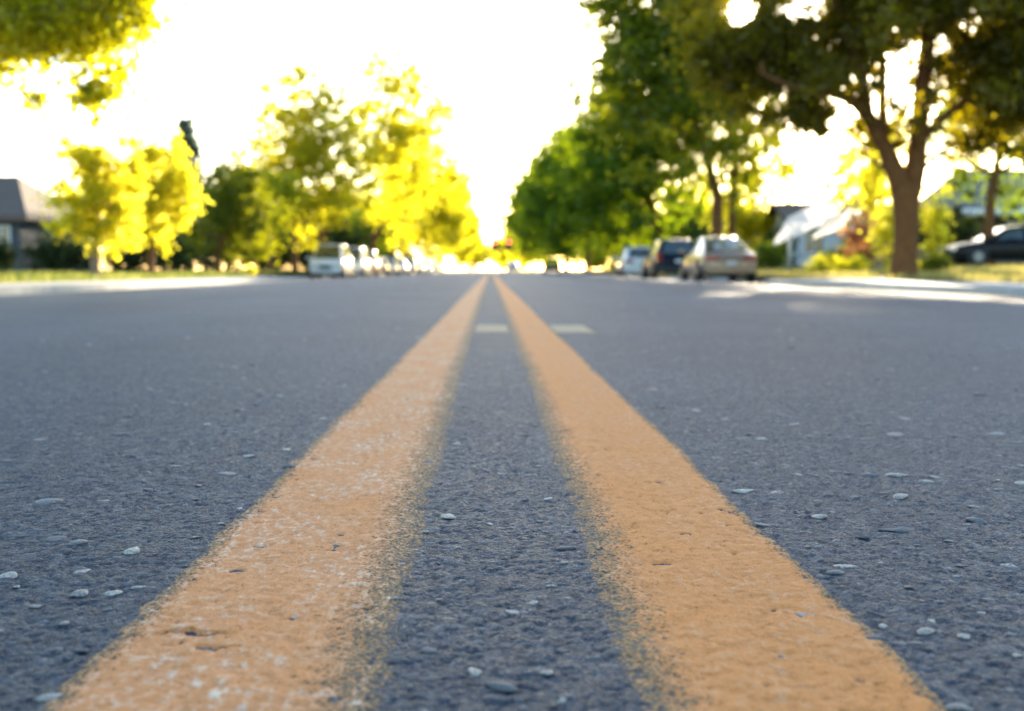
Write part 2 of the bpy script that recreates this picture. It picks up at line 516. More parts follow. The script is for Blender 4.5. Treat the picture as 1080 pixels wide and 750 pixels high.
def line(name, x0, x1, soft0, soft1, seed, mat, crack=None):
    xs_ = np.arange(x0 - .014, x1 + .014, .0016)
    y_ = [.30]
    while y_[-1] < 9.0:
        y_.append(y_[-1] + max(.0018, .0032 * y_[-1]))
    y_ = np.concatenate([y_, np.linspace(10, 60, 51), np.linspace(65, 420, 72)])
    A, B = np.meshgrid(xs_, y_)
    a, b = A.ravel(), B.ravel()
    mh_, _, _ = micro(a, b)
    fade = np.clip((7.5 - b) / 3, 0, 1)
    wig = (vnoise(a * 0 + seed, b, .31, seed + 2) - .5) * .003 + (vnoise(a * 0 + seed, b, .06, seed) - .5) * .005 + (vnoise(a, b, .009, seed + 1) - .5) * .004
    d0 = (a - x0 + wig) / soft0
    d1 = (x1 - a + wig) / soft1
    e = np.clip(np.minimum(d0, d1), -1, 1)
    lift = .0006 - .0016 * np.clip(1 - e, 0, 1.5) ** 4
    z = road_z(a) + mh_ * .8 - .0016 * fade + (.0006 + lift) * fade + (1 - fade) * (.004 + np.where(e < .0, -.012, 0))
    # small flakes broken out of the film
    hole = vnoise(a, b, .017, seed + 7) * .6 + vnoise(a, b, .006, seed + 8) * .4
    z -= np.where(hole > .84, .0014, 0) * fade
    if crack:
        cx, cy, ln = crack
        u = (a - cx) / ln
        path = cy + .004 * np.sin(u * 7) + (vnoise(a, b * 0, .008, 99) - .5) * .008
        wdt = np.clip(1 - np.abs(u * 2 - 1) ** 2, 0, 1) * .0028
        ins = (np.abs(b - path) < wdt) & (u > 0) & (u < 1)
        z -= np.where(ins, .004, 0)
        rim = (b > path) & (b - path < .014) & (u > -.1) & (u < 1.1)
        z += np.where(rim & ~ins, .0012, 0)
    ed = np.clip(e, 0, 1)
    o = mesh_obj(name, np.stack([a, b, z], -1), grid_faces(len(y_), len(xs_)), M[mat], None, True, {'edge': ('POINT', ed)})
    tag(o, kind='structure')
    return o
h_ = CAM_H
line('road_marking_left', -1.05 * h_, -.235 * h_, .020, .048, 11, 'paint_left', (-.163, .60, .034))
line('road_marking_right', .315 * h_, 1.07 * h_, .042, .013, 23, 'paint_right')

def bar(name, x0, x1, y0, y1, seed):
    xs_ = np.linspace(x0, x1, 60); y_ = np.linspace(y0, y1, 60)
    A, B = np.meshgrid(xs_, y_); a, b = A.ravel(), B.ravel()
    mh_, _, _ = micro(a, b)
    e = np.clip(np.minimum(np.minimum(a - x0, x1 - a) / .012, np.minimum(b - y0, y1 - b) / .03), 0, 1)
    z = road_z(a) + mh_ * .5 + .0018 - .0028 * (1 - e)
    tag(mesh_obj(name, np.stack([a, b, z], -1), grid_faces(60, 60), M['paint_white'], None, True, {'edge': ('POINT', e)}), kind='structure')
bar('cross_marking', -.275 * h_, .34 * h_, 3.55, 4.05, 5)
bar('cross_marking', 1.03 * h_, 1.72 * h_, 3.55, 4.05, 6)

# ------------------------------------------------------------------ kerbs, pavements and lawns
def sheet(name, rows, ys_, mat, kind='structure', smooth=True):
    """rows: list of (x, z) across; swept along ys_"""
    V_, n = [], len(rows)
    for y in ys_:
        V_ += [(x, y, z) for x, z in rows]
    o = mesh_obj(name, V_, grid_faces(len(ys_), n), mat, None, smooth)
    return tag(o, kind=kind)

rz = lambda x: float(road_z(np.array(float(x))))
LB0, LB1 = -6.0, -7.45        # left kerb build-out: street side, lawn side
KTL = rz(LB0) + .10
RB0, RB1 = 6.9, 8.7
KTR = rz(RB0) + .11

def buildout(side, x0, x1, ktop, yend, rad, top_in):
    """raised concrete apron with a rounded far end"""
    s = 1 if x1 > x0 else -1
    def outline(inset):
        pts = []
        xi = x0 + s * inset
        for y in np.linspace(-20, yend - rad, 30):
            pts.append((xi, y))
        for t in np.linspace(0, math.pi / 2, 10)[1:]:
            rr = rad - inset
            pts.append((x0 + s * (rad - rr * math.cos(t)), yend - rad + rr * math.sin(t)))
        return pts
    a, b = outline(0), outline(.16)
    # kerb stone: face, top
    V_, F_ = [], []
    n = len(a)
    for (x, y) in a: V_.append((x, y, rz(x) - .06))
    for (x, y) in a: V_.append((x + s * .015, y, ktop - .012))
    for (x, y) in outline(.03): V_.append((x, y, ktop))
    for (x, y) in b: V_.append((x, y, ktop + .004))
    for k in range(3):
        for i in range(n - 1):
            V0 = k * n + i
            F_.append((V0, V0 + 1, V0 + n + 1, V0 + n))
    o = mesh_obj('kerb_' + side, V_, F_, M['kerb']); tag(o, kind='structure')
    # apron slab
    V_, F_ = [], []
    for (x, y) in b:
        V_.append((x, y, ktop + .002))
    for (x, y) in b:
        V_.append((x1 if abs(x) < abs(x1) else x + s * .3, y, top_in))
    for i in range(n - 1):
        F_.append((i, i + 1, n + i + 1, n + i))
    o = mesh_obj('pavement_' + side, V_, F_, M['concrete']); tag(o, kind='structure')
    # flush gutter pan in front of the kerb
    V_, F_ = [], []
    for (x, y) in a: V_.append((x + s * .002, y, rz(x) + .005))
    for (x, y) in outline(-.42): V_.append((x, y, rz(x) + .005))
    for i in range(n - 1):
        F_.append((i, i + 1, n + i + 1, n + i))
    o = mesh_obj('gutter_' + side, V_, F_, M['gutter']); tag(o, kind='structure')
buildout('left', LB0, LB1, KTL, 40.0, 1.4, KTL + .015)
buildout('right', RB0, RB1, KTR, 32.0, 1.4, KTR + .03)

YF = np.concatenate([np.linspace(38, 120, 30), np.linspace(130, 700, 40)])
YFR = np.concatenate([np.linspace(30.4, 120, 30), np.linspace(130, 700, 40)])
def farkerb(side, x, ys_):
    s = 1 if x > 0 else -1
    zt = rz(x) + .14
    sheet('far_kerb_' + side, [(x, rz(x) - .08), (x + s * .015, zt - .012), (x + s * .03, zt), (x + s * .17, zt + .003)], ys_, M['kerb'], smooth=False)
    return zt
KFL = farkerb('left', -9.5, YF)
KFR = farkerb('right', 8.35, YFR)

def lawn_profile(x):
    x = np.asarray(x, float)
    L = np.interp(-x, [7.3, 9, 12, 18, 30, 60, 1500], [KTL + .012, KTL + .03, KTL + .06, .02, .08, .2, .2])
    Rr = np.interp(x, [8.5, 9.5, 12, 17, 22, 40, 1500], [KTR + .028, .02, .08, .28, .32, .4, .4])
    return np.where(x < 0, L, Rr)
def lawn_z(x, y):
    z = lawn_profile(x) + (vnoise(np.asarray(x, float) + 900, np.asarray(y, float) + 900, 2.7, 61) - .5) * .06 * np.clip((np.abs(x) - 8) / 2, 0, 1)
    return z

def lawn(side, xi_near, xi_far, ysplit):
    s = -1 if side == 'left' else 1
    off = np.concatenate([np.linspace(0, 14, 29), np.array([20, 30, 50, 90, 200, 500, 1400])])
    yy = np.concatenate([np.linspace(-60, ysplit - .2, 40), np.array([ysplit]), np.linspace(ysplit + .6, 120, 70), np.linspace(130, 700, 40), np.array([1500, 3000])])
    V_ = []
    for y in yy:
        xi = xi_near if y < ysplit else xi_far
        x = s * (abs(xi) + off)
        V_.append(np.stack([x, np.full_like(x, y), lawn_z(x, np.full_like(x, y))], -1))
    o = mesh_obj('lawn_' + side, np.concatenate(V_), grid_faces(len(yy), len(off)), M['lawn_ground'], None, True)
    tag(o, kind='structure')
lawn('left', LB1 + .02, -9.66, 38.4)
lawn('right', RB1 - .02, 8.51, 30.8)
# deep ground sheet out to the horizon
o = mesh_obj('ground', [(-3000, -800, -.9), (3000, -800, -.9), (3000, 4000, -.9), (-3000, 4000, -.9)], [(0, 1, 2, 3)], M['soil']); tag(o, kind='structure')

def grass():
    n = 70000
    side = rng.random(n) < .45
    yy = 17 + 95 * rng.random(n) ** 1.9
    near_in = np.where(yy < 39, 7.5, 9.75)
    near_in_r = np.where(yy < 31.5, 8.75, 8.6)
    off = 14 * rng.random(n) ** 1.4
    xx = np.where(side, -(near_in + off), near_in_r + off)
    # leave a bare soil ring round the big trunk
    keep = ~((np.hypot(xx - 9.45, yy - 28) < 1.0))
    xx, yy = xx[keep], yy[keep]; n = len(xx)
    zz = lawn_z(xx, yy)
    hgt = rng.uniform(.05, .13, n) * (1 + yy / 90)
    wd = rng.uniform(.008, .02, n) * (1 + yy / 60)
    an = rng.uniform(0, 6.28, n)
    lx, ly = rng.normal(0, .03, n), rng.normal(0, .03, n)
    dx, dy = np.cos(an) * wd, np.sin(an) * wd
    P = np.stack([np.stack([xx - dx, yy - dy, zz - .01], -1), np.stack([xx + dx, yy + dy, zz - .01], -1), np.stack([xx + lx, yy + ly, zz + hgt], -1)], 1).reshape(-1, 3)
    o = mesh_obj('grass', P, np.arange(3 * n).reshape(-1, 3), M['grass'], None, False, {'tint': ('FACE', np.where(xx < 0, rng.random(n) * .6, .35 + .65 * rng.random(n)))})
    tag(o, 'short green grass on the lawns behind both kerbs', 'grass', None, 'stuff')
grass()
# bare soil round the big trunk
def disc(name, x, y, r, mat):
    V_ = [(x, y, float(lawn_z(np.array(x), np.array(y))) + .05)]
    for k in range(28):
        a = 6.283 * k / 28; q = r * (1 + .15 * math.sin(3 * a + 1))
        px, py = x + q * math.cos(a), y + q * math.sin(a)
        V_.append((px, py, float(lawn_z(np.array(px), np.array(py))) + .006))
    tag(mesh_obj(name, V_, [(0, 1 + k, 1 + (k + 1) % 28) for k in range(28)], mat, None, True), kind='structure')
disc('soil_patch', 9.45, 28.0, 1.0, M['soil'])

# ------------------------------------------------------------------ trees and plants
def leaves(cent, rad, per, size, rg, flat=.8, droop=0.0):
    """cent (n,3), rad (n,) clump radii -> quads"""
    n = len(cent)
    cnt = np.maximum(3, (per * (rad / rad.mean()) ** 2).astype(int))
    idx = np.repeat(np.arange(n), cnt)
    k = len(idx)
    d = rg.normal(size=(k, 3)); d /= np.linalg.norm(d, axis=1, keepdims=True)
    r = rad[idx] * np.minimum(np.abs(rg.normal(size=k)) * .78, 1.9)
    c = cent[idx] + d * r[:, None] * np.array([1, 1, flat])
    u = rg.normal(size=(k, 3)); u[:, 2] -= droop; u /= np.linalg.norm(u, axis=1, keepdims=True)
    v = np.cross(u, rg.normal(size=(k, 3))); v /= np.linalg.norm(v, axis=1, keepdims=True)
    s = size * rg.uniform(.6, 1.35, k)[:, None]
    nrm = np.cross(u, v)
    P = np.stack([c - u * s * .5, c + v * s * .30 + nrm * s * .06, c + u * s * .5, c - v * s * .30 + nrm * s * .06], 1).reshape(-1, 3)
    tint = np.clip(rg.random(n)[idx] * .55 + rg.random(k) * .45, 0, 1)
    return P, np.arange(4 * k).reshape(-1, 4), tint

def crown_points(c, rx, ry, rzz, n, rg, shell=.5, taper=0.0):
    d = rg.normal(size=(n, 3)); d /= np.linalg.norm(d, axis=1, keepdims=True)
    r = shell + (1 - shell) * rg.random(n)
    r = np.where(rg.random(n) < .25, rg.random(n) * .7, r)
    p = d * r[:, None]
    if taper:
        k = 1 - taper * (p[:, 2] * .5 + .5)
        p[:, 0] *= k; p[:, 1] *= k
    return p * np.array([rx, ry, rzz]) + np.array(c)

def tree(label, x, y, trunk_r, fork_h, crown, n_clump, clump_r, per, size, leaf, bark='bark_dark', seed=1, group=None,
         name='street_tree', cat='tree', lean=(0, 0), limbs=None, taper=.0, shell=.5, holes=(), flat=.8, nlimb=14, cutoff=None, extra=(), gap=None):
    rg = np.random.default_rng(seed); random.seed(seed)
    z0 = float(lawn_z(np.array(x), np.array(y))) - .03
    t = thing(name, label, cat, (x, y, z0), 0, group)
    cx, cy, cz, rx, ry, rzz = crown
    pts = crown_points((cx, cy, cz), rx, ry, rzz, n_clump, rg, shell, taper)
    for e in extra:
        pts = np.concatenate([pts, crown_points(e[:3], e[3], e[4], e[5], e[6], rg, .2)])
    keep = np.ones(len(pts), bool)
    for (hx, hy, hz, hr) in holes:
        keep &= (np.hypot(np.hypot((pts[:, 0] - hx), 0.0), pts[:, 2] - hz) > hr)
    if cutoff is not None:
        keep &= pts[:, 2] > cutoff
    pts = pts[keep]
    rad = clump_r * rg.uniform(.6, 1.4, len(pts))
    b = MB()
    if limbs:
        for pl, rr in limbs:
            b.tube(pl, rr, 10, .06)
        ends = [Vector(pl[-1]) for pl, rr in limbs] + [Vector(pl[len(pl) // 2]) for pl, rr in limbs]
        r_end = trunk_r * .18
    else:
        top = Vector((lean[0], lean[1], fork_h))
        mid = top * .5 + Vector((rg.normal() * .03, rg.normal() * .03, 0))
        up2 = Vector((cx, cy, cz)) * .6 + top * .4
        up3 = Vector((cx, cy, cz + rzz * .55))
        b.tube([(0, 0, -.05), (0, 0, .12), mid, top, up2, up3],
               [trunk_r * 1.5, trunk_r * 1.08, trunk_r * .95, trunk_r * .88, trunk_r * .55, trunk_r * .12], 10, .05)
        ends = [top, up2, (top + up2) / 2]
        r_end = trunk_r * .42
    sel = rg.permutation(len(pts))[:nlimb]
    for i in sel:
        p = Vector(pts[i])
        e = min(ends, key=lambda q: (q - p).length + (2.0 if q.z > p.z else 0))
        m_ = e * .5 + p * .5 + Vector((rg.normal() * .12, rg.normal() * .12, abs(rg.normal()) * .1)) * (p - e).length * .6
        b.tube([e, m_, p], [r_end, r_end * .6, r_end * .12], 6, .08)
    b.build('trunk', M[bark], t, True)
    P, F_, tint = leaves(pts, rad, per, size, rg, flat)
    if gap:                    # the small gap in the leaves just above the sun, that the sky shines through
        gaz, gel, ga = gap
        W = P.reshape(-1, 4, 3).mean(1) + np.array([x, y, z0 - CAM_H])
        dirv = np.array([math.sin(R(gaz)) * math.cos(R(gel)), math.cos(R(gaz)) * math.cos(R(gel)), math.sin(R(gel))])
        dist = W @ dirv
        off_ = np.linalg.norm(W - dist[:, None] * dirv, axis=1)
        k_ = off_ > dist * ga * (.55 + .8 * rg.random(len(dist)))
        P = P.reshape(-1, 4, 3)[k_].reshape(-1, 3); F_ = np.arange(len(P)).reshape(-1, 4); tint = tint[k_]
    mesh_obj('crown', P, F_, M[leaf], t, False, {'tint': ('FACE', tint)})
    return t

GL, GR = 'trees along the left kerb', 'trees along the right kerb'
# left side, near to far
tree('tall tree whose green and yellow crown hangs in from the top left corner', -9.6, 17.0, .22, 2.0, (1.0, .6, 4.9, 4.2, 3.6, 2.6), 140, .42, 140, .13,
     'leaf_amber', 'bark_dark', 31, GL, name='large_street_tree', shell=.3, cutoff=2.45, extra=((3.3, .2, 3.7, 1.5, 1.5, .95, 85), (4.5, .2, 4.3, 1.2, 1.0, 1.0, 60), (4.1, .2, 2.6, .9, .6, .5, 9)))
tree('small golden yellow tree with a pale trunk, leftmost along the kerb', -7.95, 25.0, .105, .55, (.1, 0, 1.85, 1.2, .62, 1.45), 130, .22, 85, .105,
     'leaf_gold', 'bark_pale', 41, GL, name='young_tree', taper=.4, nlimb=18)
tree('small golden yellow tree standing just right of its paler trunked twin', -8.35, 30.6, .10, .62, (.15, 0, 2.15, 1.3, .66, 1.6), 130, .24, 85, .115,
     'leaf_gold', 'bark_dark', 42, GL, name='young_tree', taper=.35, nlimb=18)
tree('low dark green tree between the golden trees and the big yellow tree', -10.1, 46.0, .13, .9, (.6, 0, 2.3, 2.2, 1.7, 1.9), 120, .42, 90, .15,
     'leaf_olive', 'bark_dark', 43, GL, taper=.2)
tree('slim tree with a thin trunk just left of the big yellow tree', -10.5, 59.0, .13, 2.3, (-.5, .5, 3.4, 2.3, 1.8, 2.1), 90, .5, 90, .2,
     'leaf_amber', 'bark_dark', 44, GL)
tree('big bright yellow tree with a rounded crown near the white parked cars', -10.5, 66.5, .2, 2.9, (.9, -.5, 6.6, 4.8, 2.2, 5.1), 340, .62, 75, .21,
     'leaf_lime', 'bark_dark', 45, GL, name='large_street_tree', taper=.25)
tree('tallest loose crowned tree rising behind the big yellow tree', -10.2, 75.0, .26, 3.6, (4.7, 1.0, 8.6, 4.0, 2.6, 5.9), 230, .72, 60, .25,
     'leaf_lime', 'bark_dark', 46, GL, name='large_street_tree', taper=.25, shell=.45)
tree('spreading yellow green tree to the right of the tallest left tree', -10.6, 112.0, .3, 3.2, (4.4, 0, 7.6, 5.8, 3.0, 6.4), 240, .95, 75, .32,
     'leaf_lime', 'bark_dark', 47, GL, name='large_street_tree', taper=.3)
tree('yellow green tree farther down the left side, its crown reaching over the lane', -10.6, 150.0, .3, 3.2, (5.0, 0, 7.2, 5.2, 4.8, 6.0), 130, 1.1, 90, .40,
     'leaf_lime', 'bark_dark', 48, GL, name='large_street_tree', taper=.3)
tree('second last yellow tree down the left side near the vanishing point', -10.6, 200.0, .3, 3.2, (4.6, 0, 8.0, 5.0, 4.6, 6.6), 100, 1.3, 80, .52,
     'leaf_lime', 'bark_dark', 49, GL, name='large_street_tree', taper=.3)
tree('farthest yellow tree on the left beside the far end of the road', -10.6, 270.0, .3, 3.2, (4.4, 0, 7.6, 5.6, 5, 6.2), 80, 1.6, 90, .75,
     'leaf_lime', 'bark_dark', 50, GL, name='large_street_tree', taper=.3)

# right side: the big forked tree
z_f = 2.15
big_limbs = [
    ([(0, 0, -.05), (0, 0, .15), (.01, 0, .7), (0, 0, 1.4), (-.02, 0, 1.85), (0.0, 0, z_f)], [.44, .33, .275, .28, .33, .34]),
    ([(-.05, 0, 1.75), (-.22, -.05, 2.3), (-.55, -.1, 3.0), (-1.0, -.2, 3.7), (-1.2, -.3, 4.6), (-1.7, -.4, 5.8), (-2.0, -.5, 7.2)], [.24, .23, .19, .16, .13, .10, .05]),
    ([(.06, 0, 1.75), (.2, .05, 2.4), (.30, .1, 3.4), (.36, .1, 4.4), (.48, .1, 5.6), (.7, .2, 7.0), (.8, .3, 8.6)], [.24, .23, .205, .19, .16, .12, .05]),
    ([(-.85, -.18, 3.45), (-1.4, -.5, 3.95), (-2.1, -.8, 4.12), (-2.9, -1.1, 4.15), (-3.6, -1.3, 4.4)], [.13, .12, .10, .07, .03]),
    ([(.3, .1, 3.1), (.75, 0, 3.6), (1.15, -.1, 3.95), (1.9, -.2, 4.4), (2.9, -.3, 4.7)], [.11, .10, .085, .07, .03]),
    ([(-.55, -.1, 3.0), (-.62, -.1, 3.9), (-.58, 0, 4.8), (-.9, 0, 5.9)], [.12, .10, .08, .03]),
    ([(.48, .1, 5.4), (1.4, .4, 6.3), (2.3, .7, 7.6)], [.11, .08, .03]),
]
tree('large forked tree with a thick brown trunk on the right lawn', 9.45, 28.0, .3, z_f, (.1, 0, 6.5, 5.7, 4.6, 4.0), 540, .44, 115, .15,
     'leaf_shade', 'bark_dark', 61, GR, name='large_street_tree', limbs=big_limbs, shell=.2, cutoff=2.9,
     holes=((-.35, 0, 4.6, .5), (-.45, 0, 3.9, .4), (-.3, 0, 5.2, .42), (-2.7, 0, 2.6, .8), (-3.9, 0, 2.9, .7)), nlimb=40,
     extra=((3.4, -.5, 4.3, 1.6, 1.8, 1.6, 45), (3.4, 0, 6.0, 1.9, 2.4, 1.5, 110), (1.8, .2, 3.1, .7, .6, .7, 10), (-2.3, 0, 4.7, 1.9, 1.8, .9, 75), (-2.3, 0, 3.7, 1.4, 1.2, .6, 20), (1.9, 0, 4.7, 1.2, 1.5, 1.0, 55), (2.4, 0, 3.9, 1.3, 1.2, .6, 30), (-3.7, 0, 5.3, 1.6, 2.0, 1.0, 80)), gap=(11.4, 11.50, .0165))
tree('tree behind the tan sedan with its dark trunk forking low', 9.4, 51.0, .24, 3.2, (-1.9, -.5, 9.0, 4.6, 4.2, 5.9), 420, .75, 110, .24,
     'leaf_moss', 'bark_dark', 62, GR, name='large_street_tree', taper=.0, shell=.3, gap=(11.4, 11.50, .0165))
fr = [('dense green tree third from the camera on the right side', 70.0, (-1.7, 0, 6.3, 4.9, 4.4, 5.3), 63),
      ('dense green tree fourth from the camera on the right side', 92.0, (-2.6, 0, 6.0, 4.8, 4.8, 4.9), 64),
      ('dense green tree fifth from the camera on the right side', 120.0, (-2.4, 0, 6.8, 5.0, 5.0, 5.5), 65),
      ('dense green tree sixth from the camera on the right side', 155.0, (-2.4, 0, 7.8, 5.2, 5.2, 6.0), 66)]
for lb, yy, cr, sd_ in fr:
    tree(lb, 9.5, yy, .28, 3.0, cr, 280, .0085 * yy + .22, 140, .0028 * yy + .05, 'leaf_dense', 'bark_dark', sd_, GR, name='large_street_tree', taper=.15, shell=.35)
tree('yellow green tree far down the right side beside the traffic signals', 9.8, 215.0, .3, 3.2, (-3.2, 0, 6.0, 5.0, 5, 5.0), 80, 1.4, 90, .6,
     'leaf_lime', 'bark_dark', 67, GR, name='large_street_tree', taper=.3)
tree('farthest yellow tree on the right at the vanishing point', 9.8, 290.0, .3, 3.2, (-3.4, 0, 6.0, 5.2, 5, 5.2), 70, 1.7, 80, .8,
     'leaf_lime', 'bark_dark', 68, GR, name='large_street_tree', taper=.3)
tree('distant green tree left of the far end of the road', -8.0, 470.0, .4, 3.0, (1.6, 0, 6.5, 8.0, 5, 5.4), 70, 2.0, 70, 1.1, 'leaf_olive', 'bark_dark', 69, None, name='distant_tree')
tree('distant green tree right of the far end of the road', 8.5, 500.0, .4, 3.0, (-1.6, 0, 6.5, 8.0, 5, 5.4), 70, 2.0, 70, 1.1, 'leaf_olive', 'bark_dark', 70, None, name='distant_tree')
# trees further back
tree('slender tree with a dark trunk behind the black car', 17.9, 44.0, .2, 2.6, (.6, .4, 5.0, 3.2, 2.6, 2.9), 110, .6, 120, .17, 'leaf_green', 'bark_dark', 71, None, name='garden_tree')
tree('bright yellow leaved tree between the big trunk and the white house', 15.2, 50.0, .13, 1.2, (.4, 0, 3.9, 2.5, 1.8, 2.6), 90, .45, 60, .17, 'leaf_gold', 'bark_dark', 72, None, name='garden_tree')
tree('yellow leaved tree behind the white house and its awning', 21.0, 97.0, .25, 2.0, (-.5, 0, 6.6, 5.4, 4, 5.2), 120, .8, 55, .32, 'leaf_lime', 'bark_dark', 73, None, name='garden_tree')
tree('airy green tree seen between the tan sedan tree and the big forked tree', 13.9, 71.0, .22, 3.6, (.3, 0, 7.6, 3.4, 3, 3.6), 110, .7, 60, .25, 'leaf_moss', 'bark_dark', 76, None, name='garden_tree')
tree('loose yellow tree beside the white house, seen between the trunks', 24.2, 80.0, .2, 2.0, (.4, 0, 4.8, 3.2, 3, 4.0), 95, .65, 55, .27, 'leaf_lime', 'bark_dark', 75, None, name='garden_tree')
tree('yellow tinted tree on the back lawn behind the row of dense trees', 19.0, 110.0, .25, 2.5, (-1, 0, 4.5, 5, 4, 3.4), 80, 1.0, 90, .36, 'leaf_lime', 'bark_dark', 74, None, name='garden_tree')

for i, (x_, y_, cr, lf) in enumerate(((15.2, 74.0, (0, 0, 2.6, 2.6, 2, 2.3), 'leaf_lime'), (14.0, 92.0, (0, 0, 3.0, 2.8, 2, 2.7), 'leaf_green'), (14.0, 112.0, (0, 0, 3.4, 3.2, 2, 3.1), 'leaf_lime'),
                                     (13.6, 136.0, (0, 0, 3.6, 3.4, 3, 3.4), 'leaf_green'), (13.2, 168.0, (0, 0, 4.0, 3.4, 3, 3.8), 'leaf_lime'))):
    tree('low garden tree behind the right row, ' + ['a yellow green one over the small white car', 'a green one just beyond the white car', 'a yellow green one midway',
          'a green one near the black vehicle', 'a yellow green one farthest off'][i], x_, y_, .16, .9, cr, 90, .007 * y_ + .1, 80, .003 * y_, lf, 'bark_dark', 190 + i, 'low trees in the right back gardens', name='garden_tree')
GB = 'dark trees in the back gardens on the left'
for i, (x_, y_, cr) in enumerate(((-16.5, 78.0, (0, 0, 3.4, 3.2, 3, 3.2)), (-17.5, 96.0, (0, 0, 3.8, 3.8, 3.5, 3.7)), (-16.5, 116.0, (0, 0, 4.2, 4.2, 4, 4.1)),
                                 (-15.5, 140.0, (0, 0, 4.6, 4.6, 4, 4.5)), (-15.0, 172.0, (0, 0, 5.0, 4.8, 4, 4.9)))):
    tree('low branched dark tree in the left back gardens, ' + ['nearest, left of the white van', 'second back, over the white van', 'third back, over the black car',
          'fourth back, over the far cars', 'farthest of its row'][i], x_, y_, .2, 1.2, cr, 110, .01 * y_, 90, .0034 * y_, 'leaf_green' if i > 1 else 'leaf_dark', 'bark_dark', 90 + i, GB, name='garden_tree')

def conifer(label, x, y, hgt, rad, seed):
    rg = np.random.default_rng(seed); random.seed(seed)
    z0 = float(lawn_z(np.array(x), np.array(y)))
    t = thing('conifer', label, 'tree', (x, y, z0))
    b = MB(); b.tube([(0, 0, -.1), (0, 0, hgt * .5), (.05, 0, hgt)], [.2, .12, .02], 8, .05)
    P = []
    for k in range(420):
        u = rg.random() ** .75
        z = .6 + (hgt - .6) * u
        r = rad * (1 - u) ** .72 * rg.uniform(.5, 1.05) + .03
        a = rg.uniform(0, 6.28)
        for q in np.linspace(.35, 1, 4):
            P.append((math.cos(a) * r * q, math.sin(a) * r * q, z - .35 * r * q))
    P = np.array(P)
    b.build('trunk', M['bark_dark'], t, True)
    L, F_, tint = leaves(P, np.full(len(P), .24) * rg.uniform(.7, 1.3, len(P)), 7, .2, rg, .6)
    mesh_obj('crown', L, F_, M['needle'], t, False, {'tint': ('FACE', tint)})
conifer('dark blue green conifer behind the two golden trees', -15.1, 62.0, 7.6, 2.6, 81)

def shrub(label, x, y, rx, ry, hgt, leaf, seed, n=26, clump=.28, per=80, size=.12, group=None, name='shrub', cat='shrub'):
    rg = np.random.default_rng(seed); random.seed(seed)
    z0 = float(lawn_z(np.array(x), np.array(y))) - .02
    t = thing(name, label, cat, (x, y, z0), 0, group)
    pts = crown_points((0, 0, hgt * .5), rx, ry, hgt * .46, n, rg, .4)
    b = MB()
    for i in range(min(7, n)):
        p = Vector(pts[i]); b.tube([(0, 0, -.03), p * .5 + Vector((0, 0, .05)), p], [.025, .018, .006], 6)
    b.build('stem', M['bark_dark'], t, True)
    L, F_, tint = leaves(pts, clump * rg.uniform(.7, 1.3, n), per, size, rg, .85)
    mesh_obj('foliage', L, F_, M[leaf], t, False, {'tint': ('FACE', tint)})
    return t
GS = 'dark shrubs across the left gardens'
lsh = [(-20.6, 44.0, 1.3, 1.6, 'dark shrub in front of the grey house, at the left edge'),
       (-18.1, 44.5, 1.2, 1.25, 'dark shrub under the window of the grey house'),
       (-15.2, 44.0, 1.3, 1.5, 'dark shrub behind the trunk of the leftmost golden tree'),
       (-13.0, 44.5, 1.2, 1.35, 'dark shrub seen between the two golden trees'),
       (-13.6, 52.0, 1.6, 1.8, 'dark shrub behind the right golden tree'),
       (-14.2, 62.0, 2.0, 2.6, 'dark shrub behind the trunk of the low dark green tree'),
       (-12.6, 68.0, 1.8, 2.6, 'dark shrub left of the big yellow tree trunk'),
       (-12.4, 75.0, 1.8, 2.8, 'dark shrub behind the big yellow tree trunk'),
       (-13.2, 88.0, 2.2, 4.4, 'dark shrub behind the white parked cars'),
       (-12.9, 104.0, 2.2, 4.6, 'dark shrub farther back behind the dark parked car')]
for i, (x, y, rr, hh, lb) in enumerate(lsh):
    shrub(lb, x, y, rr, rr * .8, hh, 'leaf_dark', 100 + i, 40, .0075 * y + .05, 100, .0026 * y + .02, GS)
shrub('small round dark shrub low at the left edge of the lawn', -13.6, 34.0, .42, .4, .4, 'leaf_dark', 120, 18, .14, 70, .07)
shrub('small yellow flowering bush on the left kerb lawn', -8.3, 43.0, .32, .3, .34, 'leaf_gold', 121, 16, .12, 60, .06, name='flowering_bush', cat='bush')
# right garden
shrub('round green shrub just right of the tan sedan', 12.9, 57.0, .75, .7, 1.6, 'leaf_green', 130, 34, .3, 90, .12)
shrub('red orange leaved bush left of the big trunk', 12.1, 40.0, .72, .6, 2.2, 'leaf_red', 131, 40, .26, 60, .10, name='red_bush', cat='bush')
shrub('bright yellow shrub tucked against the left of the big trunk', 10.9, 33.5, .45, .45, 2.3, 'leaf_gold', 132, 30, .24, 60, .10)
shrub('bright yellow shrub peeping out right of the big trunk', 12.0, 33.0, .30, .35, 2.6, 'leaf_gold', 133, 24, .24, 60, .10)
shrub('low pale green bush on the lawn before the red bush', 10.9, 37.0, .55, .5, .6, 'leaf_lime', 134, 24, .18, 70, .09)
shrub('low pale green bush at the left foot of the big trunk', 10.6, 31.5, .4, .4, .55, 'leaf_lime', 135, 22, .16, 70, .08)
shrub('low yellow bush before the porch of the white house', 13.7, 50.0, .7, .6, .75, 'leaf_gold', 136, 26, .2, 70, .10)
shrub('low yellow flowering bush on the lawn below the awning', 10.9, 40.5, .5, .5, .5, 'leaf_gold', 137, 24, .17, 70, .08, name='flowering_bush', cat='bush')
shrub('low green bush beneath the window of the white house', 16.0, 56.0, .8, .6, 1.1, 'leaf_green', 138, 28, .25, 80, .11)
shrub('broad dark green bush filling the corner left of the red bush', 14.2, 47.5, .75, .6, 1.5, 'leaf_green', 141, 34, .28, 80, .12)
